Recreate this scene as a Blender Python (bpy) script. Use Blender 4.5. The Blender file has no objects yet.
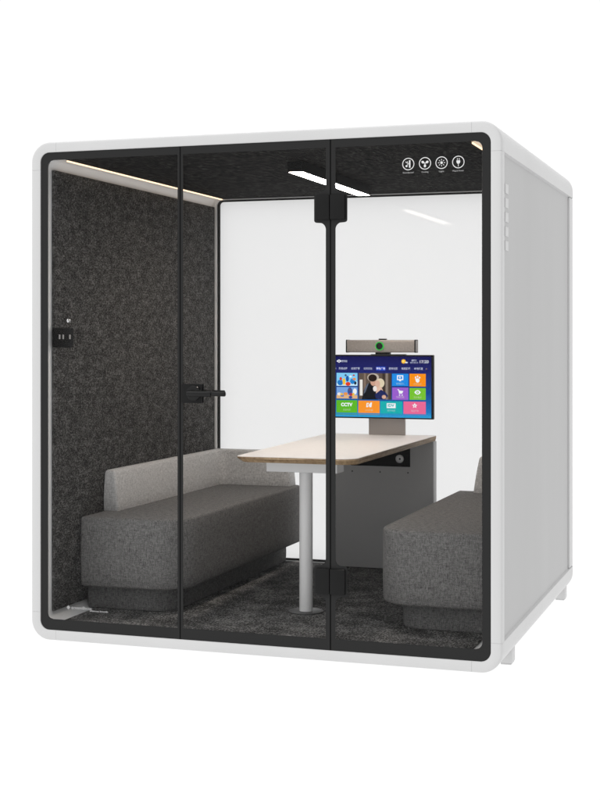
import bpy, bmesh, math, random
from math import radians, sin, cos, pi
from mathutils import Vector, Matrix
random.seed(4)
scene = bpy.context.scene
COL = scene.collection
W, D, H = 2.2, 2.123, 2.3
GZ = -0.04                      # floor level

# ------------------------------------------------------------------ helpers
def lin(c):
    return tuple(((v/255)/12.92 if v/255 <= .04045 else ((v/255+.055)/1.055)**2.4) for v in c)

def new_mat(name):
    m = bpy.data.materials.new(name); m.use_nodes = True
    nt = m.node_tree
    for n in list(nt.nodes): nt.nodes.remove(n)
    out = nt.nodes.new('ShaderNodeOutputMaterial')
    return m, nt, out

def N(nt, kind, **kw):
    n = nt.nodes.new(kind)
    for k, v in kw.items():
        if hasattr(n, k): setattr(n, k, v)
    return n

def principled(name, col, rough=.5, metal=0, spec=.5, coat=0):
    m, nt, out = new_mat(name)
    p = N(nt, 'ShaderNodeBsdfPrincipled')
    p.inputs['Base Color'].default_value = (*col, 1)
    p.inputs['Roughness'].default_value = rough
    p.inputs['Metallic'].default_value = metal
    p.inputs['Specular IOR Level'].default_value = spec
    p.inputs['Coat Weight'].default_value = coat
    nt.links.new(p.outputs[0], out.inputs[0])
    return m, nt, p

def coords(nt, scale=(1, 1, 1)):
    tc = N(nt, 'ShaderNodeTexCoord'); mp = N(nt, 'ShaderNodeMapping')
    mp.inputs['Scale'].default_value = scale
    nt.links.new(tc.outputs['Object'], mp.inputs[0])
    return mp.outputs[0]

def noise(nt, scale, detail=3, rough=.6, sc=(1, 1, 1)):
    n = N(nt, 'ShaderNodeTexNoise')
    n.inputs['Scale'].default_value = scale; n.inputs['Detail'].default_value = detail
    n.inputs['Roughness'].default_value = rough
    nt.links.new(coords(nt, sc), n.inputs['Vector'])
    return n.outputs['Fac']

def ramp(nt, fac, stops, interp='LINEAR'):
    r = N(nt, 'ShaderNodeValToRGB'); cr = r.color_ramp; cr.interpolation = interp
    while len(cr.elements) < len(stops): cr.elements.new(.5)
    for e, (p, c) in zip(cr.elements, stops):
        e.position = p; e.color = (*c, 1)
    nt.links.new(fac, r.inputs[0]); return r.outputs[0]

def math_(nt, op, a, b=None):
    n = N(nt, 'ShaderNodeMath'); n.operation = op
    for i, v in enumerate((a, b)):
        if v is None: continue
        if isinstance(v, (int, float)): n.inputs[i].default_value = v
        else: nt.links.new(v, n.inputs[i])
    return n.outputs[0]

def bump(nt, p, h, strength=.3, dist=.002):
    b = N(nt, 'ShaderNodeBump'); b.inputs['Strength'].default_value = strength
    b.inputs['Distance'].default_value = dist
    nt.links.new(h, b.inputs['Height']); nt.links.new(b.outputs[0], p.inputs['Normal'])

def emission(name, col, strength=1):
    m, nt, out = new_mat(name)
    e = N(nt, 'ShaderNodeEmission'); e.inputs[0].default_value = (*col, 1); e.inputs[1].default_value = strength
    nt.links.new(e.outputs[0], out.inputs[0]); return m

# ------------------------------------------------------------------ materials
M = {}
def painted(name, v, rough=.38):
    m, nt, p = principled(name, (v, v, v*1.005), rough)
    f = noise(nt, 2.2, 4, .5, (1, 1, .25))
    c = ramp(nt, f, [(.3, (v*.965,)*3), (.7, (v*1.02,)*3)])
    nt.links.new(c, p.inputs['Base Color'])
    bump(nt, p, noise(nt, 900, 2, .5), .04, .0004)
    return m
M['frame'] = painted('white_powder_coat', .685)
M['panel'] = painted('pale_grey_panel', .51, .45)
M['vent'] = painted('white_vent', .66, .4)
M['shell_in'] = painted('satin_grey_metal', .80, .35)
M['leg'] = painted('grey_powder_coat', .76, .35)
M['cabinet'] = painted('grey_laminate', .50, .5)
M['stand'] = principled('brushed_taupe_metal', (.36, .335, .32), .4, .3)[0]

m, nt, p = principled('graphite_print', (.027, .027, .027), .45, spec=.10); M['frit'] = m
m, nt, p = principled('black_satin_metal', (.005, .005, .005), .2, spec=.28); M['black'] = m
m, nt, p = principled('black_plastic', (.007, .007, .007), .45, spec=.15); M['plastic'] = m
m, nt, p = principled('dark_anodised', (.010, .010, .010), .4, spec=.15); M['hinge'] = m
m, nt, p = principled('black_matte_plastic', (.003, .003, .003), .6, spec=.06); M['matte'] = m
m, nt, p = principled('chrome', (.8, .8, .8), .12, 1); M['chrome'] = m
m, nt, p = principled('grey_metal_knob', (.5, .5, .49), .35, .5); M['knob'] = m
m, nt, p = principled('white_print', (.78, .78, .78), .6); M['print'] = m
m, nt, p = principled('grey_print', (.36, .36, .36), .6); M['print_grey'] = m

# felt: short matted fibres, mottled
m, nt, p = principled('charcoal_felt', (.04, .04, .04), .95, spec=.1)
fine = noise(nt, 135, 3, .85, (1, .5, 1)); big = noise(nt, 30, 3, .6, (1, .5, 1))
mix = math_(nt, 'ADD', math_(nt, 'MULTIPLY', fine, .75), math_(nt, 'MULTIPLY', big, .25))
c = ramp(nt, mix, [(.38, (.010, .0098, .0095)), (.50, (.050, .0485, .047)), (.62, (.17, .165, .16))])
nt.links.new(c, p.inputs['Base Color']); bump(nt, p, fine, .3, .002); M['felt'] = m

# carpet
m, nt, p = principled('charcoal_carpet', (.03, .03, .03), .95, spec=.1)
fine = noise(nt, 125, 3, .9, (1, .55, 1)); big = noise(nt, 7, 3, .6)
mix = math_(nt, 'ADD', math_(nt, 'MULTIPLY', fine, .75), math_(nt, 'MULTIPLY', big, .25))
c = ramp(nt, mix, [(.38, (.008, .008, .008)), (.50, (.060, .059, .058)), (.62, (.30, .292, .284))])
nt.links.new(c, p.inputs['Base Color']); bump(nt, p, fine, .5, .003); M['carpet'] = m

# ceiling
m, nt, p = principled('dark_ceiling_fabric', (.02, .02, .02), .9, spec=.05)
f = noise(nt, 80, 4, .85, (.8, .22, 1))
c = ramp(nt, f, [(.40, (.0015, .0015, .0015)), (.52, (.013, .0125, .012)), (.64, (.060, .057, .054))])
nt.links.new(c, p.inputs['Base Color']); bump(nt, p, f, .3, .002); M['ceiling'] = m

def fabric(name, dark, light, warm=1.0):
    m, nt, p = principled(name, (light,)*3, .92, spec=.12)
    hz = noise(nt, 1, 3, .7, (48, 48, 250)); vt = noise(nt, 1, 2, .6, (250, 250, 48)); sp = noise(nt, 260, 2, .6)
    a = math_(nt, 'ADD', math_(nt, 'MULTIPLY', hz, .38), math_(nt, 'MULTIPLY', vt, .38))
    a = math_(nt, 'ADD', a, math_(nt, 'MULTIPLY', sp, .24))
    c = ramp(nt, a, [(.35, (dark*warm, dark, dark/warm)), (.66, (light*warm, light, light/warm))])
    nt.links.new(c, p.inputs['Base Color']); bump(nt, p, a, .5, .0015)
    return m
M['seat'] = fabric('charcoal_linen', .055, .25, 1.02)
M['base'] = fabric('charcoal_plinth_linen', .045, .24, 1.01)
M['back'] = fabric('light_grey_linen', .30, .76, 1.01)

# table
m, nt, p = principled('cream_laminate', (.72, .66, .62), .5, spec=.3)
c = ramp(nt, noise(nt, 30, 3), [(.3, (.84, .805, .78)), (.7, (.88, .845, .82))]); nt.links.new(c, p.inputs['Base Color'])
M['top'] = m
m, nt, p = principled('plywood_edge', (.3, .2, .1), .55, spec=.3)
f = noise(nt, 1, 3, .6, (5, 5, 190))
g = noise(nt, 1, 2, .6, (60, 60, 20))
mix = math_(nt, 'ADD', math_(nt, 'MULTIPLY', f, .7), math_(nt, 'MULTIPLY', g, .3))
c = ramp(nt, mix, [(.38, (.17, .10, .05)), (.5, (.36, .245, .135)), (.62, (.52, .38, .235))]); nt.links.new(c, p.inputs['Base Color'])
M['ply'] = m

# video bar cloth-metal
m, nt, p = principled('taupe_speaker_grille', (.27, .245, .225), .45, .35)
c = ramp(nt, noise(nt, 1, 2, .5, (500, 500, 500)), [(.35, (.25, .225, .21)), (.65, (.42, .385, .355))]); nt.links.new(c, p.inputs['Base Color'])
M['grille'] = m

# glass
def glass(name, tint, refl, frost=0, frostcol=.9):
    m, nt, out = new_mat(name)
    t = N(nt, 'ShaderNodeBsdfTransparent'); t.inputs[0].default_value = (*tint, 1)
    g = N(nt, 'ShaderNodeBsdfGlossy'); g.inputs['Roughness'].default_value = .02; g.inputs[0].default_value = (1, 1, 1, 1)
    base = t
    if frost:
        tr = N(nt, 'ShaderNodeBsdfTranslucent'); tr.inputs[0].default_value = (frostcol, frostcol, frostcol, 1)
        mx = N(nt, 'ShaderNodeMixShader'); mx.inputs[0].default_value = frost
        nt.links.new(t.outputs[0], mx.inputs[1]); nt.links.new(tr.outputs[0], mx.inputs[2]); base = mx
    mx2 = N(nt, 'ShaderNodeMixShader')
    fr = N(nt, 'ShaderNodeFresnel'); fr.inputs[0].default_value = 1.45
    nt.links.new(math_(nt, 'MULTIPLY', fr.outputs[0], refl), mx2.inputs[0])
    nt.links.new(base.outputs[0], mx2.inputs[1]); nt.links.new(g.outputs[0], mx2.inputs[2])
    nt.links.new(mx2.outputs[0], out.inputs[0])
    return m
M['glass'] = glass('clear_glass', (.985, .985, .985), .10)
M['backglass'] = glass('frosted_glass', (.9, .9, .9), .11, .85, .915)

M['led'] = emission('warm_led', (1, .72, .46), 1.9)
M['lamp'] = emission('lamp_diffuser', (1, .90, .80), 64)
M['green'] = emission('green_ring_light', (.05, .62, .09), .8)
M['red'] = emission('red_indicator', (.35, .01, .01), .5)

# ------------------------------------------------------------------ object helpers
def finish(o, angle=35):
    me = o.data
    me.polygons.foreach_set('use_smooth', [True]*len(me.polygons))
    me.set_sharp_from_angle(angle=radians(angle))

def obj(name, bm, mats, parent=None, angle=35, smooth=True):
    me = bpy.data.meshes.new(name)
    bmesh.ops.recalc_face_normals(bm, faces=bm.faces) if smooth else None
    bm.to_mesh(me); bm.free()
    o = bpy.data.objects.new(name, me); COL.objects.link(o)
    for m in (mats if isinstance(mats, (list, tuple)) else [mats]): me.materials.append(m)
    if smooth: finish(o, angle)
    if parent:
        o.parent = parent
        o.matrix_parent_inverse = Matrix.Translation(world_loc(parent)).inverted()
    return o

def world_loc(o):
    v = Vector(o.location)
    if o.parent: v = v        # every parent below a root sits at the world origin of its mesh
    return v if o.parent is None else Vector((0, 0, 0))

def thing(name, label, cat, loc, group=None):
    o = bpy.data.objects.new(name, None); COL.objects.link(o); o.location = loc
    o.empty_display_size = .1
    o['label'] = label; o['category'] = cat
    if group: o['group'] = group
    return o

def box(bm, x0, x1, y0, y1, z0, z1, bev=0, seg=2, mi=0):
    vs = [bm.verts.new((x, y, z)) for x in (x0, x1) for y in (y0, y1) for z in (z0, z1)]
    idx = [(0, 1, 3, 2), (4, 6, 7, 5), (0, 4, 5, 1), (2, 3, 7, 6), (0, 2, 6, 4), (1, 5, 7, 3)]
    fs = [bm.faces.new([vs[i] for i in q]) for q in idx]
    for f in fs: f.material_index = mi
    if bev:
        es = list({e for f in fs for e in f.edges})
        bmesh.ops.bevel(bm, geom=es, offset=bev, segments=seg, affect='EDGES', profile=.5, material=-1)
    return fs

def loft(bm, rings, cap=True, mi=0, closed=True):
    vr = [[bm.verts.new(p) for p in r] for r in rings]
    n = len(rings[0])
    for a, b in zip(vr, vr[1:]):
        for i in range(n if closed else n-1):
            j = (i+1) % n
            f = bm.faces.new((a[i], a[j], b[j], b[i])); f.material_index = mi
    if cap:
        f = bm.faces.new(vr[0][::-1]); f.material_index = mi
        f = bm.faces.new(vr[-1]); f.material_index = mi
    return vr

def cyl(bm, c, r, h, axis='Z', seg=40, r2=None, bev=0, mi=0):
    r2 = r if r2 is None else r2
    prof = [(r, 0), (r2, h)] if not bev else [(r-bev, 0), (r-.3*bev, .3*bev), (r, bev), (r2, h-bev), (r2-.3*bev, h-.3*bev), (r2-bev, h)]
    rings = []
    for rr, hh in prof:
        ring = []
        for k in range(seg):
            a = 2*pi*k/seg; p_, q_ = rr*cos(a), rr*sin(a)
            ring.append({'Z': (c[0]+p_, c[1]+q_, c[2]+hh), 'Y': (c[0]+p_, c[1]+hh, c[2]+q_), 'X': (c[0]+hh, c[1]+p_, c[2]+q_)}[axis])
        rings.append(ring)
    loft(bm, rings, mi=mi)

def roundpoly(pts, rad, seg=8):
    """2-D polygon (counter-clockwise) with rounded corners; rad = one radius per corner"""
    out = []; n = len(pts)
    for i in range(n):
        P = Vector(pts[i]); A = Vector(pts[i-1]); B = Vector(pts[(i+1) % n]); r = rad[i]
        if r <= 0: out.append(tuple(P)); continue
        u = (A-P).normalized(); v = (B-P).normalized()
        ang = u.angle(v); t = r/math.tan(ang/2)
        c = P+(u+v).normalized()*(r/sin(ang/2))
        s = P+u*t; e = P+v*t
        a0 = math.atan2(s.y-c.y, s.x-c.x); a1 = math.atan2(e.y-c.y, e.x-c.x)
        d = (a1-a0+pi) % (2*pi)-pi
        for k in range(seg+1):
            a = a0+d*k/seg; out.append((c.x+r*cos(a), c.y+r*sin(a)))
    return out

def rrect(x0, x1, z0, z1, r, seg=10):
    return roundpoly([(x0, z0), (x1, z0), (x1, z1), (x0, z1)], [r]*4, seg)

# ------------------------------------------------------------------ floor
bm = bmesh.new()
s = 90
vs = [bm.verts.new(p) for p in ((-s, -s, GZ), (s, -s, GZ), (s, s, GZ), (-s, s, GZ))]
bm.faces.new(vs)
m, nt, out = new_mat('white_floor_added_glow')      # glow added to the floor: stays pure white, no shadow under the booth
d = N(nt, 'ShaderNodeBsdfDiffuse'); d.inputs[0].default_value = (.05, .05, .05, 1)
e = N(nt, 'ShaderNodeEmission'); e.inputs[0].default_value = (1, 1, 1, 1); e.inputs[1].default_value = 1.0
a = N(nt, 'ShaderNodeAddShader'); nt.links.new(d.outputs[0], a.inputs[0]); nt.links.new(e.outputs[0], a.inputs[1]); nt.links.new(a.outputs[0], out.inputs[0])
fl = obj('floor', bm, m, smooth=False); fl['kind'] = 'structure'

# ------------------------------------------------------------------ booth
booth = thing('meeting_booth', 'white soundproof meeting booth with rounded frame, glass front and charcoal felt interior', 'office booth', (W/2, D/2, GZ))

RO = .092                         # outer corner radius
# outer shell (a rounded tube along y) with recessed side panels
def outer_loop(rec):
    r = RO; pts = []
    def arc(cx, cz, a0):
        for k in range(13):
            a = a0+pi/2*k/12; pts.append((cx+r*cos(a), cz+r*sin(a)))
    arc(W-r, r, -pi/2)
    pts.extend([(W, .128), (W-rec, .134), (W-rec, H-.134), (W, H-.128)])
    arc(W-r, H-r, 0)
    arc(r, H-r, pi/2)
    pts.extend([(0, H-.128), (rec, H-.134), (rec, .134), (0, .128)])
    arc(r, r, pi)
    return pts
def inner_loop():
    r = .050; x0, x1, z0, z1 = .08, W-.08, .075, 2.228; pts = []
    def arc(cx, cz, a0):
        for k in range(13):
            a = a0+pi/2*k/12; pts.append((cx+r*cos(a), cz+r*sin(a)))
    arc(x1-r, z0+r, -pi/2)
    pts.extend([(x1, .128), (x1, .134), (x1, H-.134), (x1, H-.128)])
    arc(x1-r, z1-r, 0)
    arc(x0+r, z1-r, pi/2)
    pts.extend([(x0, H-.128), (x0, H-.134), (x0, .134), (x0, .128)])
    arc(x0+r, z0+r, pi)
    return pts
bm = bmesh.new()
ol = outer_loop(.010); il = inner_loop()
cxm, czm = W/2, H/2
y0, y1 = .0508, D
b = .006
olb = [(x+(b if x < cxm else -b), z+(b if z < czm else -b)) for x, z in ol]
R3 = lambda loop, y: [(x, y, z) for x, z in loop]
loft(bm, [R3(il, .018), R3(ol, y0), R3(ol, y1-b), R3(olb, y1), R3(il, y1), R3(il, .018)], cap=False)
bmesh.ops.remove_doubles(bm, verts=bm.verts, dist=1e-6)
for f in bm.faces:
    c = f.calc_center_median()
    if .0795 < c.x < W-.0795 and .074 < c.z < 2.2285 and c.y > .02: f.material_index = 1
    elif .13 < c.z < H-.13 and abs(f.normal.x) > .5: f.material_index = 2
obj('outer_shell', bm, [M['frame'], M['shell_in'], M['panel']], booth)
for sx in (0, 1):
    bm = bmesh.new(); x0, x1 = (W-.0105, W-.0008) if sx else (.0008, .0105)
    box(bm, x0, x1, 1.998, D-.007, .1345, H-.1345, .002)
    obj('rear_trim', bm, M['frame'], booth)

# front ring in eight sections with hairline joints
PROF = [(0, .050), (0, .012), (.0015, .006), (.005, .0018), (.010, 0), (.044, 0), (.047, .0012), (.048, .004), (.048, .022)]
def ring_path():
    """outer path points with inward normals, and section id"""
    L = .128; r = RO; secs = []
    corners = [(W-r, r, -pi/2, (W, 0)), (W-r, H-r, 0, (W, H)), (r, H-r, pi/2, (0, H)), (r, r, pi, (0, 0))]
    for cx, cz, a0, _ in corners:
        pts = []
        # straight lead-in, arc, straight lead-out
        d0 = (sin(a0), -cos(a0)); p0 = (cx+r*cos(a0), cz+r*sin(a0))
        pts.append(((p0[0]+d0[0]*(L-r), p0[1]+d0[1]*(L-r)), (-cos(a0), -sin(a0))))
        for k in range(17):
            a = a0+pi/2*k/16; pts.append(((cx+r*cos(a), cz+r*sin(a)), (-cos(a), -sin(a))))
        a1 = a0+pi/2; p1 = (cx+r*cos(a1), cz+r*sin(a1)); d1 = (-sin(a1), cos(a1))
        pts.append(((p1[0]+d1[0]*(L-r), p1[1]+d1[1]*(L-r)), (-cos(a1), -sin(a1))))
        secs.append(pts)
    return secs
secs = ring_path(); g = .0003
def ring_piece(name, pts):
    bm = bmesh.new(); rings = []
    for (p_, n_) in pts:
        # inner corner keeps a smaller radius: the offset follows the normal
        rings.append([(p_[0]+n_[0]*dd, yy, p_[1]+n_[1]*dd) for dd, yy in PROF])
    loft(bm, rings, cap=True)
    return obj(name, bm, M['frame'], booth)
for i, s_ in enumerate(secs):
    ring_piece('corner_section', s_)
    nxt = secs[(i+1) % 4]
    A = Vector(s_[-1][0]); B = Vector(nxt[0][0]); u = (B-A).normalized()*g*2
    ring_piece('frame_rail', [((A.x+u.x, A.y+u.y), s_[-1][1]), ((B.x-u.x, B.y-u.y), nxt[0][1])])

# feet
for fx in (.025, 2.123):
    for fy in (.358, 1.975):
        bm = bmesh.new(); box(bm, fx, fx+.052, fy, fy+.086, GZ+.006, .05, .003)
        box(bm, fx+.003, fx+.049, fy+.003, fy+.083, GZ, GZ+.0055, .001)
        obj('foot', bm, M['frame'], booth)

# vent slots on the right side
for k in range(5):
    z1 = 2.048-.0605*k
    bm = bmesh.new(); box(bm, W-.0098, W-.0075, .112, .186, z1-.041, z1, .0008)
    obj('vent_slot', bm, M['vent'], booth)

# interior linings
for sx in (0, 1):
    x0, x1 = (.0805, .095) if not sx else (W-.095, W-.0805)
    bm = bmesh.new(); box(bm, x0, x1, .048, 2.022, .125, 2.176, .003)
    obj('felt_wall_panel', bm, M['felt'], booth)
bm = bmesh.new(); box(bm, .150, W-.150, .022, 2.0242, 2.222, 2.2275)
obj('ceiling_panel', bm, M['ceiling'], booth)
bm = bmesh.new(); box(bm, .140, W-.140, .022, 2.0242, .0755, .086, .003)
obj('carpet', bm, M['carpet'], booth)
for sx in (0, 1):
    x0 = .1385 if not sx else W-.1455
    bm = bmesh.new(); box(bm, x0, x0+.007, .085, 2.02, 2.2165, 2.223, .0015)
    obj('led_strip', bm, M['led'], booth)

# back glass with black edge
bm = bmesh.new(); box(bm, .079, W-.079, 2.060, 2.070, .074, 2.229)
bg = obj('back_pane', bm, M['backglass'], booth, smooth=False)
bm = bmesh.new()
inn = rrect(.1175, W-.1175, .101, 2.208, .022, 6); outl = rrect(.0802, W-.0802, .0752, 2.2278, .048, 6)
loft(bm, [[(x, 2.058, z) for x, z in outl], [(x, 2.044, z) for x, z in outl], [(x, 2.044, z) for x, z in inn], [(x, 2.058, z) for x, z in inn]], cap=False)
obj('black_edge', bm, M['frit'], bg)
bm = bmesh.new()
outl = rrect(.0803, W-.0803, .0753, 2.2277, .049, 8); inn = rrect(.1035, W-.1035, .0895, 2.218, .034, 8)
loft(bm, [[(x, 2.0435, z) for x, z in outl], [(x, 2.0245, z) for x, z in outl], [(x, 2.0245, z) for x, z in inn], [(x, 2.0435, z) for x, z in inn], [(x, 2.0435, z) for x, z in outl]], cap=False)
bmesh.ops.remove_doubles(bm, verts=bm.verts, dist=1e-6)
obj('rear_reveal', bm, M['shell_in'], booth)

# front glass
GY = .006
XM, XD = .7495, 1.4535
panes = {}
def pane(name, x0, x1):
    bm = bmesh.new(); box(bm, x0, x1, GY, GY+.010, .046, H-.046)
    return obj(name, bm, M['glass'], booth, smooth=False)
HZ = [(.292, .401), (1.905, 2.012)]
def flare(z):
    """extra width of the black print around a hinge, with concave shoulders"""
    e = 0
    for a, b_ in HZ:
        lo, hi = a-.012, b_+.012
        if lo <= z <= hi:
            q = min(z-lo, hi-z); r = .012
            v = .053+(.0 if q > r else -(r-math.sqrt(max(0, r*r-(r-q)**2))))
            e = max(e, v)
        else:
            q = lo-z if z < lo else z-hi; r = .03
            if q < r: e = max(e, r-math.sqrt(max(0, r*r-(r-q)**2)))
    return e
def zs():
    out = [.098+(2.216-.098)*k/40 for k in range(41)]
    for k in range(9): out += [.098+.03*k/8, 2.216-.03*k/8]
    for a, b_ in HZ:
        k = a-.045
        while k < b_+.045: out.append(k); k += .0015
    return sorted(set(round(v, 5) for v in out))
def corner(z, r=.03):
    q = min(z-.098, 2.216-z)
    return 0 if q >= r else r-math.sqrt(max(0, r*r-(r-q)**2))
def border(x0, x1, xi0, xi1, parent, rl=0, rr=0, fl_=False, fr_=False):
    bm = bmesh.new()
    zz = zs()
    yf, yb = GY-.0012, GY-.0002
    for side in (0, 1):
        rings = []
        for z in zz:
            if side == 0: a, b_ = x0, xi0+(corner(z) if rl else 0)+(flare(z) if fl_ else 0)
            else: a, b_ = xi1-(corner(z) if rr else 0)-(flare(z) if fr_ else 0), x1
            rings.append([(a, yf, z), (b_, yf, z), (b_, yb, z), (a, yb, z)])
        loft(bm, rings)
    box(bm, x0, x1, yf, yb, .047, .098); box(bm, x0, x1, yf, yb, 2.216, H-.047)
    return obj('black_border', bm, M['frit'], parent, smooth=False)
for xc, ww in ((XM, .0009), (XD, .0011)):
    bm = bmesh.new(); box(bm, xc-ww-.0016, xc+ww+.0016, GY-.0015, GY+.0095, .048, H-.048)
    obj('seal', bm, M['matte'], booth, smooth=False)
lp = pane('fixed_pane', .047, XM-.001)
border(.047, XM-.0012, .084, .7365, lp, rl=1)
dp = pane('door', XM+.001, XD-.0012)
border(XM+.0004, XD-.0014, .7635, 1.4325, dp, fr_=True)
rp = pane('fixed_pane', XD+.0012, W-.047)
border(XD+.0014, W-.047, 1.4765, W-.084, rp, rr=1, fl_=True)

for a, b_ in HZ:
    bm = bmesh.new()
    for xa, xb in ((1.389, XD-.0012), (XD+.0012, 1.522)):
        box(bm, xa, xb, -.010, .0035, a, b_, .003)
        box(bm, xa, xb, .018, .030, a, b_, .003)
    obj('hinge', bm, M['hinge'], dp)

# door handle
bm = bmesh.new(); box(bm, .758, .856, -.004, .0035, 1.105, 1.190, .002)
obj('handle_plate', bm, M['hinge'], dp)
bm = bmesh.new()
cyl(bm, (.822, -.022, 1.150), .035, .0176, 'Y', 56, bev=.006)
cyl(bm, (.822, -.050, 1.150), .0150, .030, 'Y', 32, bev=.003)
obj('handle_rose', bm, M['black'], dp)
bm = bmesh.new()
cyl(bm, (.812, -.062, 1.150), .0135, .116, 'X', 32, bev=.003)
cyl(bm, (.9285, -.062, 1.150), .0110, .064, 'X', 32, bev=.003)
obj('lever', bm, M['black'], dp)
# inside lever
bm = bmesh.new(); box(bm, .758, .856, .018, .026, 1.105, 1.190, .003); cyl(bm, (.82, .026, 1.15), .014, .03, 'Y', 24); cyl(bm, (.812, .058, 1.150), .012, .13, 'X', 24, bev=.003)
obj('lever', bm, M['black'], dp)

# ---- flat printed artwork helpers (x,z plane facing -y)
def disc(bm, cx, cz, r, y, mi=0, seg=24, rx=None, rot=0):
    rx = rx or r; vs = []
    for k in range(seg):
        a = 2*pi*k/seg; px, pz = rx*cos(a), r*sin(a)
        vs.append(bm.verts.new((cx+px*cos(rot)-pz*sin(rot), y, cz+px*sin(rot)+pz*cos(rot))))
    f = bm.faces.new(vs); f.material_index = mi
def quad(bm, x0, x1, z0, z1, y, mi=0):
    f = bm.faces.new([bm.verts.new(p) for p in ((x0, y, z0), (x1, y, z0), (x1, y, z1), (x0, y, z1))]); f.material_index = mi
def poly(bm, pts, y, mi=0):
    f = bm.faces.new([bm.verts.new((a, y, b)) for a, b in pts]); f.material_index = mi
def annulus(bm, cx, cz, r0, r1, y, mi=0, seg=40):
    a = [bm.verts.new((cx+r0*cos(2*pi*k/seg), y, cz+r0*sin(2*pi*k/seg))) for k in range(seg)]
    b_ = [bm.verts.new((cx+r1*cos(2*pi*k/seg), y, cz+r1*sin(2*pi*k/seg))) for k in range(seg)]
    for k in range(seg):
        j = (k+1) % seg; f = bm.faces.new((a[k], a[j], b_[j], b_[k])); f.material_index = mi
def bar(bm, x0, z0, x1, z1, w, y, mi=0):
    d_ = Vector((x1-x0, z1-z0)).normalized()*w/2; n_ = Vector((-d_.y, d_.x))
    poly(bm, [(x0+n_.x, z0+n_.y), (x0-n_.x, z0-n_.y), (x1-n_.x, z1-n_.y), (x1+n_.x, z1+n_.y)], y, mi)
def text(bm, s_, cx, cz, size, y, mi=0, width=None, bold=0, align='CENTER'):
    cu = bpy.data.curves.new('lettering', 'FONT'); cu.body = s_; cu.size = size; cu.align_x = align; cu.align_y = 'CENTER'
    cu.resolution_u = 3; cu.offset = bold
    to = bpy.data.objects.new('lettering', cu); COL.objects.link(to)
    dg = bpy.context.evaluated_depsgraph_get(); me = bpy.data.meshes.new_from_object(to.evaluated_get(dg))
    xs = [v.co.x for v in me.vertices]
    if xs:
        k = 1
        if width: k = width/(max(xs)-min(xs))
        mid = (max(xs)+min(xs))/2 if align == 'CENTER' else min(xs)
        vs = [bm.verts.new((cx+(v.co.x-mid)*k, y, cz+v.co.y)) for v in me.vertices]
        for p_ in me.polygons:
            try:
                f = bm.faces.new([vs[i] for i in p_.vertices]); f.material_index = mi
            except ValueError: pass
    bpy.data.objects.remove(to); bpy.data.curves.remove(cu); bpy.data.meshes.remove(me)

# icons printed on the right pane
PY = GY-.0018
bm = bmesh.new()
icx = [1.799, 1.8715, 1.943, 2.0145]; icz = 2.1315; R = .0262
annulus(bm, icx[0], icz, R-.0034, R, PY)
c0 = icx[0]   # airflow beside a wall
quad(bm, c0+.003, c0+.0095, icz-.0155, icz+.016, PY)
bar(bm, c0-.012, icz+.010, c0-.001, icz+.001, .003, PY); bar(bm, c0-.004, icz+.012, c0-.002, icz-.002, .0025, PY)
disc(bm, c0-.0075, icz-.0085, .0045, PY)
bar(bm, c0-.006, icz-.006, c0+.003, icz+.004, .003, PY)
obj('printed_icon', bm, M['print'], rp, smooth=False); bm = bmesh.new(); annulus(bm, icx[1], icz, R-.0034, R, PY)
c0 = icx[1]   # fan
for a in (pi/2+pi, pi/6, pi*5/6):
    disc(bm, c0+.0105*cos(a), icz+.0105*sin(a), .0052, PY, rx=.0066, rot=a)
    bar(bm, c0, icz, c0+.008*cos(a), icz+.008*sin(a), .0035, PY-.0001)
obj('printed_icon', bm, M['print'], rp, smooth=False); bm = bmesh.new(); annulus(bm, icx[2], icz, R-.0034, R, PY)
c0 = icx[2]   # light
disc(bm, c0, icz, .0056, PY)
for k in range(8):
    a = k*pi/4; bar(bm, c0+.0095*cos(a), icz+.0095*sin(a), c0+.0155*cos(a), icz+.0155*sin(a), .0026, PY)
obj('printed_icon', bm, M['print'], rp, smooth=False); bm = bmesh.new(); annulus(bm, icx[3], icz, R-.0034, R, PY)
c0 = icx[3]   # plug
poly(bm, [(c0-.008, icz+.007), (c0-.008, icz-.001), (c0-.004, icz-.007), (c0+.004, icz-.007), (c0+.008, icz-.001), (c0+.008, icz+.007)][::-1], PY)
for dx in (-.004, .004): quad(bm, c0+dx-.0013, c0+dx+.0013, icz+.0085, icz+.0165, PY)
quad(bm, c0-.0012, c0+.0012, icz-.019, icz-.008, PY)
obj('printed_icon', bm, M['print'], rp, smooth=False)
bm = bmesh.new()
for cx, s_, w in zip(icx, ('Soundproof', 'Cooling', 'Light', 'Plug & Power'), (.048, .030, .022, .048)):
    bm = bmesh.new(); text(bm, s_, cx, icz-.0365, .0085, PY, width=w, bold=.0002)
    obj('icon_caption', bm, M['print_grey'], rp, smooth=False)

# maker's mark near the bottom left
bm = bmesh.new()
poly(bm, [(.181, .157), (.191, .167), (.201, .157), (.191, .147)], PY)
text(bm, 'soundbox', .206, .157, .019, PY, width=.105, bold=.0004, align='LEFT')
text(bm, 'silence booth', .300, .1475, .011, PY, width=.092, bold=.0003, align='LEFT')
obj('printed_logo', bm, M['print_grey'], lp, smooth=False)

# small red indicator on the right inner wall
bm = bmesh.new(); cyl(bm, (W-.0975, .30, 2.00), .012, .002, 'X', 24)
obj('indicator', bm, M['red'], booth)

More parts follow.
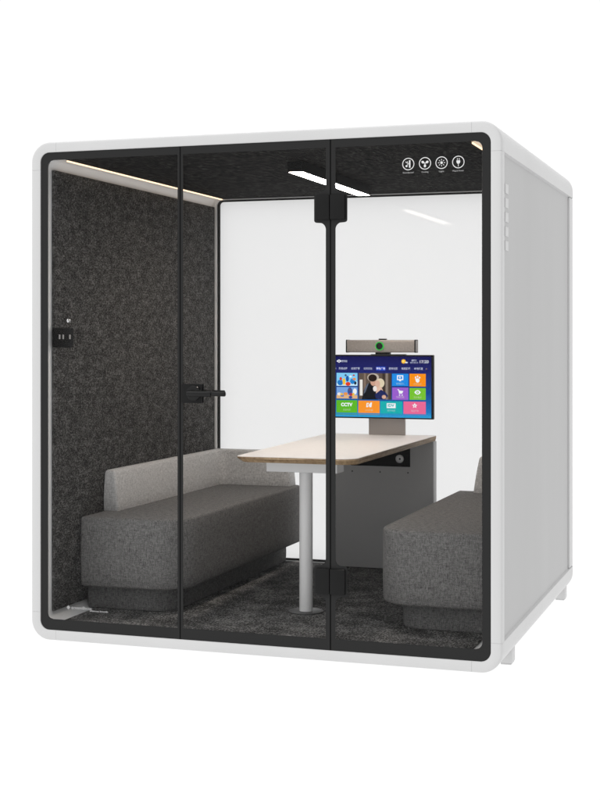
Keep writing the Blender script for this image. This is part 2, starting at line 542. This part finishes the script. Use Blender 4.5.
# ------------------------------------------------------------------ ceiling light
lt = thing('ceiling_light', 'black bar light with a glowing warm strip below, fixed across the booth ceiling', 'ceiling light', (1.14, 1.03, 2.214))
bm = bmesh.new()
x0, x1, ya, yb = 1.104, 1.178, .448, 1.61
vr = rings = [[(x0, ya, 2.2216), (x1, ya, 2.2216), (x1, yb, 2.2216), (x0, yb, 2.2216)], [(x0, ya, 2.172), (x1, ya, 2.172), (x1, yb, 2.172), (x0, yb, 2.172)],
        [(x0+.003, ya+.003, 2.172), (x1-.003, ya+.003, 2.172), (x1-.003, yb-.003, 2.172), (x0+.003, yb-.003, 2.172)], [(x0+.003, ya+.003, 2.178), (x1-.003, ya+.003, 2.178), (x1-.003, yb-.003, 2.178), (x0+.003, yb-.003, 2.178)]]
loft(bm, rings)
obj('housing', bm, M['plastic'], lt)
bm = bmesh.new(); box(bm, x0+.0035, x1-.0035, ya+.0035, yb-.0035, 2.1725, 2.177)
obj('diffuser', bm, M['lamp'], lt)

# ------------------------------------------------------------------ wall fittings
ws = thing('wall_socket', 'small square black switch and socket plate on the felt wall, just under the chrome knob', 'wall socket', (.0955, .124, 1.352))
bm = bmesh.new(); box(bm, .0955, .104, .028, .222, 1.352, 1.442, .003)
obj('cover_plate', bm, M['matte'], ws)
for ya in (.073, .108, .174):
    bm = bmesh.new(); box(bm, .1045, .1056, ya, ya+.014, 1.390, 1.411, .0006)
    obj('switch', bm, M['print_grey'], ws)
kb = bmesh.new(); cyl(kb, (.0955, .138, 1.476), .006, .014, 'X', 24)
bmesh.ops.create_uvsphere(kb, u_segments=24, v_segments=14, radius=.0125, matrix=Matrix.Translation((.117, .138, 1.476)))
k = obj('coat_knob', kb, M['chrome']); k['label'] = 'tiny round chrome knob on the charcoal felt wall above the black socket plate'; k['category'] = 'knob'

# ------------------------------------------------------------------ benches
def bench(label, mirror, xend=.602):
    def X(v): return (W-v) if mirror else v
    grp = 'facing upholstered benches'
    t = thing('bench', label, 'bench', (X(.36), 1.16, .086), grp)
    def prism(bm, x1, y0, y1, z0, z1, r, bev, x0=.098):
        rings = []
        def fp(d):
            return roundpoly([(x0+d, y0+d), (x1-d, y0+d), (x1-d, y1-d), (x0+d, y1-d)], [max(.012-d, .002), r-d, max(.012-d, .002), max(.012-d, .002)], 18)
        st = [(bev, 0), (bev*.30, bev*.30), (0, bev)]
        for d_, h in st: rings.append([(X(x), y, z0+h) for x, y in fp(d_)])
        n = 6
        for k in range(1, n): rings.append([(X(x), y, z0+bev+(z1-z0-2*bev)*k/n) for x, y in fp(-.003*sin(pi*k/n))])
        for d_, h in st[::-1]: rings.append([(X(x), y, z1-h) for x, y in fp(d_)])
        loft(bm, rings)
    bm = bmesh.new(); prism(bm, .630, .300, 2.036, .200, .536, .165, .013)
    obj('seat', bm, M['seat'], t, 50)
    bm = bmesh.new(); prism(bm, .545, .375, 2.030, .0865, .1995, .120, .004)
    obj('plinth', bm, M['base'], t, 50)
    bm = bmesh.new()
    rings = []
    zb, zt = .534, .737
    def fp(f, d):
        # f: 0 at bottom, 1 at top; d: inset for the rounded top edge
        wx = .178-.026*f-d; ys = .548+.016*f+d; yb = 1.925+.026*f+d; xe = xend-.030*f-d
        ye = 2.037-d; xw = .098+d
        return roundpoly([(xw, ys), (wx, ys), (wx, yb), (xe, yb), (xe, ye), (xw, ye)], [.004, .012, .055, .014, .004, .004], 8)
    for f, d_ in ((0, .002), (.02, 0), (.3, -.002), (.6, -.002), (.93, 0), (.975, .003), (1, .010)):
        rings.append([(X(x), y, zb+(zt-zb)*f) for x, y in fp(f, d_)])
    loft(bm, rings)
    obj('backrest', bm, M['back'], t, 50)
    return t
bench('dark grey upholstered bench with light grey backrest against the left felt wall', False)
bench('dark grey upholstered bench on the right, partly cut off by the booth frame', True, .522)

# ------------------------------------------------------------------ table
tb = thing('table', 'cream topped meeting table with plywood edge, round grey leg and grey cabinet end', 'table', (1.144, 1.2, .086))
bm = bmesh.new()
def tfp(d):
    e = d*.2
    return roundpoly([(.868+d, .372+d), (1.452-e, .372+d), (1.443-e, 2.043-d*.1), (.795+d, 2.043-d*.1)], [.045, .075, .006, .006], 12)
rings = [[(x, y, z) for x, y in tfp(d_)] for d_, z in ((.024, .813), (.022, .8125), (.0, .832), (.0, .8395), (.0012, .8415), (.003, .842))]
loft(bm, rings)
for f in bm.faces:
    c = f.calc_center_median(); f.material_index = 0 if c.z > .8385 else 1
    if len(f.verts) > 4 and c.z < .82: f.material_index = 0
obj('tabletop', bm, [M['top'], M['ply']], tb, 25)
bm = bmesh.new(); cyl(bm, (1.144, .60, .0925), .032, .6635, 'Z', 48)
obj('leg', bm, M['leg'], tb)
bm = bmesh.new(); cyl(bm, (1.144, .60, .0865), .085, .006, 'Z', 56, bev=.002)
obj('base_plate', bm, principled('dark_steel', (.06, .06, .06), .4, .3)[0], tb)
bm = bmesh.new(); box(bm, .962, 1.316, .545, .655, .7565, .8120, .002)
obj('bracket', bm, M['leg'], tb)
bm = bmesh.new(); box(bm, .857, 1.447, 1.952, 2.030, .0865, .8118, .002)
cab = obj('cabinet', bm, M['cabinet'], tb)
bm = bmesh.new(); box(bm, .965, 1.313, 1.9475, 1.9515, .667, .800, .001)
obj('socket_panel', bm, M['matte'], cab)
bm = bmesh.new(); cyl(bm, (1.254, 1.9385, .712), .0235, .0085, 'Y', 40, bev=.002)
obj('lock', bm, M['knob'], cab)
bm = bmesh.new(); cyl(bm, (1.256, 1.937, .712), .006, .001, 'Y', 20)
obj('keyhole', bm, M['plastic'], cab)
for x in (.972, 1.137, 1.300):
    bm = bmesh.new(); cyl(bm, (x, 1.9508, .634), .004, .0008, 'Y', 16)
    obj('screw', bm, M['plastic'], cab)

# ------------------------------------------------------------------ monitor
mo = thing('monitor', 'flat widescreen monitor showing colourful menu tiles, standing on the far end of the table', 'monitor', (1.144, 2.0, .843))
MX0, MX1, MZ0, MZ1 = .842, 1.4455, .937, 1.2995
bm = bmesh.new(); box(bm, MX0, MX1, 1.952, 1.985, MZ0, MZ1, .002)
obj('bezel', bm, M['plastic'], mo)
bm = bmesh.new(); box(bm, 1.060, 1.274, 1.9865, 2.002, .8425, 1.15, .001)
obj('stand', bm, M['stand'], mo)

SC = {}; smats = []
def sm(rgb, k=1.0):
    key = (rgb, k)
    if key not in SC:
        c = [v*k for v in lin(rgb)]
        SC[key] = len(smats); smats.append(emission('screen_colour', c, 1.0))
    return SC[key]
# picture coordinates of the menu (pixels of an enlarged view) -> screen plane
def px(x): return MX0+(x-48.5)/(522-48.5)*(MX1-MX0)
def pz(y, x=300):
    bot = 454+6*(x-48.5)/473.5; top = 160.5+.8*(x-48.5)/473.5
    return MZ1-(y-top)/(bot-top)*(MZ1-MZ0)
bm = bmesh.new()
# wallpaper gradient of the menu screen
g_m, gnt, gout = new_mat('screen_wallpaper')
ge = N(gnt, 'ShaderNodeEmission'); tc = N(gnt, 'ShaderNodeTexCoord'); sx_ = N(gnt, 'ShaderNodeSeparateXYZ')
gnt.links.new(tc.outputs['Object'], sx_.inputs[0])
mr = N(gnt, 'ShaderNodeMapRange'); mr.inputs['From Min'].default_value = MZ0; mr.inputs['From Max'].default_value = MZ1
gnt.links.new(sx_.outputs['Z'], mr.inputs['Value'])
gc = ramp(gnt, mr.outputs[0], [(.02, lin((45, 160, 215))), (.12, lin((32, 118, 190))), (.4, lin((22, 70, 145))), (.75, lin((32, 36, 105))), (1, lin((22, 22, 78)))])
gnt.links.new(gc, ge.inputs[0]); gnt.links.new(ge.outputs[0], gout.inputs[0])
smats.append(g_m)
YS = 1.951
def Q(x0, y0, x1, y1, rgb, lay=1, k=1):
    xm = (x0+x1)/2
    quad(bm, px(x0), px(x1), pz(y1, xm), pz(y0, xm), YS-.0006*lay, sm(rgb, k))
def Dd(x, y, rx, ry, rgb, lay=2, rot=0):
    disc(bm, px(x), pz(y, x), ry*(MZ1-MZ0)/297, YS-.0006*lay, sm(rgb), 20, rx=rx*(MX1-MX0)/473.5, rot=rot)
def Pp(pts, rgb, lay=2):
    poly(bm, [(px(x), pz(y, x)) for x, y in pts], YS-.0006*lay, sm(rgb))
def T(s_, x, y, h, w, rgb, lay=3, bold=.0003):
    text(bm, s_, px(x), pz(y, x), h*(MZ1-MZ0)/297*1.25, YS-.0006*lay, sm(rgb), width=w*(MX1-MX0)/473.5, bold=bold)
quad(bm, px(52), px(514), pz(451), pz(168), YS, 0)
WT = (235, 238, 245); GT = (190, 196, 215)
# header
Pp([(76, 190), (89, 182), (101, 190), (89, 198)], WT, 1); Dd(89, 190, 3, 3, (32, 36, 105), 2)
T('歌华有线', 114, 191, 9, 26, GT)
Dd(388, 191, 10, 10, (250, 190, 40), 1); Dd(386, 190, 5, 5, (255, 225, 120), 2); Dd(401, 196, 7, 3.5, (220, 225, 235), 3)
T('星期三', 436, 187, 7, 24, GT); T('2017-03-15', 436, 197, 6, 36, GT)
T('17:20', 482, 193, 15, 40, WT)
Q(262, 215, 305, 234, (30, 70, 190), 1)
for s_, x, c_ in (('影视点播', 108, GT), ('应用推荐', 166, GT), ('公共文化', 224, GT), ('特色广场', 283, WT), ('服务社区', 341, GT), ('电视游戏', 399, GT), ('本地频道', 456, GT)):
    T(s_, x, 225, 9, 40, c_)
T('<', 74, 225, 9, 4, GT); T('>', 492, 226, 9, 4, (220, 190, 90))
# two small picture tiles
Q(77, 245, 175, 305, (130, 205, 245), 1)
Pp([(77, 305), (77, 292), (100, 285), (130, 290), (175, 284), (175, 305)], (200, 235, 250), 2)
for x, y, rx, ry, c_ in ((95, 290, 14, 13, (30, 120, 200)), (97, 272, 6, 8, (215, 60, 40)), (112, 285, 7, 16, (250, 200, 40)), (131, 296, 12, 9, (225, 60, 30)),
                         (128, 272, 7, 14, (25, 90, 170)), (152, 284, 11, 13, (35, 130, 205)), (160, 274, 8, 6, (245, 150, 40)), (143, 262, 6, 5, (235, 240, 245)),
                         (165, 292, 6, 8, (25, 40, 60)), (120, 256, 5, 5, (60, 80, 110)), (158, 256, 5, 4, (190, 70, 60))):
    Dd(x, y, rx, ry, c_, 3)
Q(77, 311, 175, 364, (120, 165, 225), 1); Q(77, 348, 175, 364, (225, 180, 130), 2)
Dd(163, 331, 9, 14, (240, 242, 245), 3)
for x, y, rx, ry, c_ in ((90, 343, 9, 7, (235, 235, 235)), (100, 344, 8, 6, (240, 190, 50)), (120, 342, 10, 7, (235, 150, 70)), (140, 330, 11, 18, (50, 80, 150)),
                         (139, 322, 6, 7, (120, 80, 70)), (145, 345, 9, 7, (190, 50, 45)), (143, 358, 9, 6, (40, 70, 150)), (156, 344, 6, 6, (240, 200, 60)), (104, 352, 9, 4, (90, 120, 190))):
    Dd(x, y, rx, ry, c_, 4)
# photo tile: a couple
Q(180, 246, 332, 368, (96, 82, 72), 1)
for x0, x1, c_ in ((186, 199, (235, 232, 225)), (205, 214, (130, 112, 98)), (252, 275, (112, 98, 88)), (291, 303, (60, 50, 44)), (306, 316, (140, 128, 118)), (320, 332, (76, 64, 56))):
    Q(x0, 246 if x0 > 190 else 276, x1, 368 if x0 > 190 else 350, c_, 2)
Dd(248, 266, 27, 20, (190, 178, 165), 3)
Pp([(196, 368), (205, 325), (220, 296), (238, 290), (256, 312), (268, 340), (272, 368)], (22, 24, 30), 4)
Pp([(205, 345), (208, 318), (221, 296), (228, 293), (214, 330)], (90, 100, 118), 5)
Dd(249, 287, 13, 18, (205, 160, 138), 5)
Dd(246, 268, 20, 17, (40, 27, 22), 6)
Dd(281, 292, 20, 22, (222, 208, 178), 5)
Dd(269, 296, 12, 17, (216, 176, 156), 6)
Pp([(262, 312), (285, 308), (296, 330), (280, 352), (262, 345)], (224, 188, 166), 6)
Pp([(285, 322), (308, 336), (318, 352), (305, 366), (285, 368), (262, 364), (256, 345)], (34, 42, 92), 7)
Dd(257, 318, 9, 13, (236, 228, 224), 7)
Dd(299, 356, 10, 9, (214, 172, 148), 8)
Pp([(330, 248), (332, 248), (332, 368), (330, 368)], (60, 50, 46), 8)
# square tiles
def tile(x0, y0, x1, y1, c_, cap, capy):
    Q(x0, y0, x1, y1, c_, 1); T(cap, (x0+x1)/2, capy, 8, 36, tuple(int(v*.45+255*.45) for v in c_))
tile(335, 248, 410, 305, (32, 140, 228), '高清影院', 295)
tile(415, 248, 489, 307, (250, 145, 20), '健康生活', 297)
tile(336, 312, 410, 369, (155, 95, 205), '电视购物', 357)
tile(415, 314, 489, 369, (120, 195, 50), '互动看点', 358)
tile(76, 372, 174, 430, (95, 185, 40), '央视专区', 417)
tile(179, 374, 278, 431, (250, 150, 45), '少儿频道', 418)
tile(281, 376, 383, 433, (25, 175, 175), '数字电视', 420)
tile(388, 377, 489, 434, (235, 105, 150), '精品推荐', 421)
IC = (240, 244, 248)
Q(358, 255, 387, 278, IC, 3); Q(363, 260, 382, 273, (32, 140, 228), 4); Q(368, 278, 377, 283, IC, 3); Dd(372, 266, 4, 4, IC, 5)
Dd(452, 279, 9, 10, IC, 3); Dd(443, 265, 3, 5, IC, 3); Dd(452, 261, 3, 5, IC, 3); Dd(461, 266, 4, 4, IC, 3); Dd(445, 273, 4, 3, IC, 3)
Pp([(360, 320), (366, 320), (370, 326), (387, 328), (382, 340), (368, 341), (364, 324), (360, 323)][::-1], IC, 3); Dd(370, 347, 3, 3, IC, 3); Dd(382, 347, 3, 3, IC, 3)
Pp([(437, 334), (444, 326), (452, 323), (460, 326), (467, 334), (460, 342), (452, 345), (444, 342)][::-1], IC, 3); Dd(452, 334, 6, 6, (120, 195, 50), 4); Dd(452, 334, 2.5, 2.5, IC, 5)
T('CCTV', 125, 393, 17, 54, IC, 3, .0014)
Pp([(216, 404), (218, 384), (228, 384), (230, 394), (236, 382), (243, 382), (240, 404), (231, 404), (229, 396), (224, 404)][::-1], IC, 3); Q(222, 388, 227, 398, (250, 150, 45), 4)
Q(311, 385, 352, 408, IC, 3); T('IDV', 331, 396, 14, 30, (25, 175, 175), 4, .0008)
star = []
for k in range(10):
    a = -pi/2+k*pi/5; r_ = 13 if k % 2 == 0 else 6; star.append((439+r_*cos(a), 396+r_*sin(a)))
Pp(star[::-1], IC, 3); Dd(439, 397, 3, 3, (235, 105, 150), 4)
# mirrored glow of the tiles along the lower edge of the menu
for x0, x1, c_ in ((76, 174, (70, 150, 150)), (179, 278, (110, 140, 165)), (281, 383, (40, 150, 190)), (388, 489, (100, 125, 185))):
    Q(x0, 434.5, x1, 440, c_, 1)
smats_l = smats
# index 0 is reserved for the wallpaper: rotate list
order = [g_m]+[m_ for m_ in smats_l if m_ is not g_m]
wall_i = smats_l.index(g_m)
for f in bm.faces:
    i = f.material_index
    f.material_index = i
me_bm = bm
scr_mats = smats_l
# wallpaper quad is the first face
bm.faces.ensure_lookup_table(); bm.faces[0].material_index = wall_i
obj('screen', bm, scr_mats, mo, smooth=False)

# ------------------------------------------------------------------ video bar
vb = thing('video_bar', 'long taupe conference camera bar with green ringed lens on top of the monitor', 'webcam', (1.14, 1.95, 1.301))
bm = bmesh.new()
VX0, VX1 = .9415, 1.3505
rings = []
for x, s_ in ((VX0, .90), (VX0+.003, .97), (VX0+.008, 1), (VX1-.008, 1), (VX1-.003, .97), (VX1, .90)):
    hz, hy = .0355*s_, .03*s_
    fp_ = roundpoly([(1.955-hy, 1.349-hz), (1.955+hy, 1.349-hz), (1.955+hy, 1.349+hz), (1.955-hy, 1.349+hz)], [.008]*4, 5)
    rings.append([(x, y, z) for y, z in fp_])
loft(bm, rings)
obj('grille_body', bm, M['grille'], vb)
for x in (VX0+.0005, VX1-.0065):
    bm = bmesh.new()
    rr = roundpoly([(1.923, 1.312), (1.987, 1.312), (1.987, 1.386), (1.923, 1.386)], [.010]*4, 5)
    loft(bm, [[(x, y, z) for y, z in rr], [(x+.006, y, z) for y, z in rr]])
    obj('end_cap', bm, M['plastic'], vb)
bm = bmesh.new(); cyl(bm, (1.143, 1.914, 1.3495), .0195, .012, 'Y', 40, bev=.002)
ln = obj('lens', bm, M['black'], vb)
bm = bmesh.new()
seg = 48; rings = []
for rr_, yy in ((.0195, 1.9245), (.0195, 1.9125), (.0240, 1.9125), (.0240, 1.9245)):
    rings.append([(1.143+rr_*cos(2*pi*k/seg), yy, 1.3495+rr_*sin(2*pi*k/seg)) for k in range(seg)])
loft(bm, rings, cap=False)
obj('ring_light', bm, M['green'], ln)
bm = bmesh.new(); box(bm, 1.132, 1.172, 1.935, 1.975, 1.3845, 1.392, .002)
obj('privacy_slider', bm, M['plastic'], vb)
bm = bmesh.new(); box(bm, 1.112, 1.192, 1.94, 1.985, 1.3005, 1.3134, .001); box(bm, 1.08, 1.285, 1.956, 1.982, 1.3, 1.3035, .001)
obj('clip', bm, M['plastic'], vb)

# ------------------------------------------------------------------ world: white studio surround
w = bpy.data.worlds.new('World'); scene.world = w; w.use_nodes = True
nt = w.node_tree
for n in list(nt.nodes): nt.nodes.remove(n)
out = N(nt, 'ShaderNodeOutputWorld'); bgn = N(nt, 'ShaderNodeBackground')
tc = N(nt, 'ShaderNodeTexCoord'); sp = N(nt, 'ShaderNodeSeparateXYZ'); nt.links.new(tc.outputs['Generated'], sp.inputs[0])
def sstep(sock, a, b_, lo=0, hi=1):
    r = N(nt, 'ShaderNodeMapRange'); r.interpolation_type = 'SMOOTHSTEP'
    r.inputs['From Min'].default_value = a; r.inputs['From Max'].default_value = b_
    r.inputs['To Min'].default_value = lo; r.inputs['To Max'].default_value = hi
    nt.links.new(sock, r.inputs['Value']); return r.outputs[0]
right = math_(nt, 'MULTIPLY', sstep(sp.outputs['X'], .10, .5), sstep(sp.outputs['Y'], .9, .5))
st = math_(nt, 'SUBTRACT', 1.03, math_(nt, 'MULTIPLY', right, .72))
st = math_(nt, 'SUBTRACT', st, math_(nt, 'MULTIPLY', sstep(sp.outputs['Y'], .1, -.5), math_(nt, 'SUBTRACT', .03, math_(nt, 'MULTIPLY', right, .03))))
st = math_(nt, 'ADD', st, sstep(sp.outputs['Z'], .4, .85, 0, .75))
nt.links.new(st, bgn.inputs[1]); bgn.inputs[0].default_value = (1, 1, 1, 1)
nt.links.new(bgn.outputs[0], out.inputs[0])

# ------------------------------------------------------------------ camera
cam = bpy.data.cameras.new('camera'); co = bpy.data.objects.new('camera', cam); COL.objects.link(co)
cam.sensor_fit = 'VERTICAL'; cam.sensor_height = 36; cam.lens = 1416.07/800*36
cam.shift_y = -(400-338.31)/800
cam.clip_start = .5; cam.clip_end = 400
co.location = (3.2864, -5.8211, 1.3937); co.rotation_euler = (pi/2, 0, .3263)
scene.camera = co
scene.view_settings.view_transform = 'Standard'; scene.view_settings.look = 'None'
scene.view_settings.exposure = 0; scene.view_settings.gamma = 1
scene.cycles.max_bounces = 12; scene.cycles.transparent_max_bounces = 16
scene.cycles.use_denoising = True
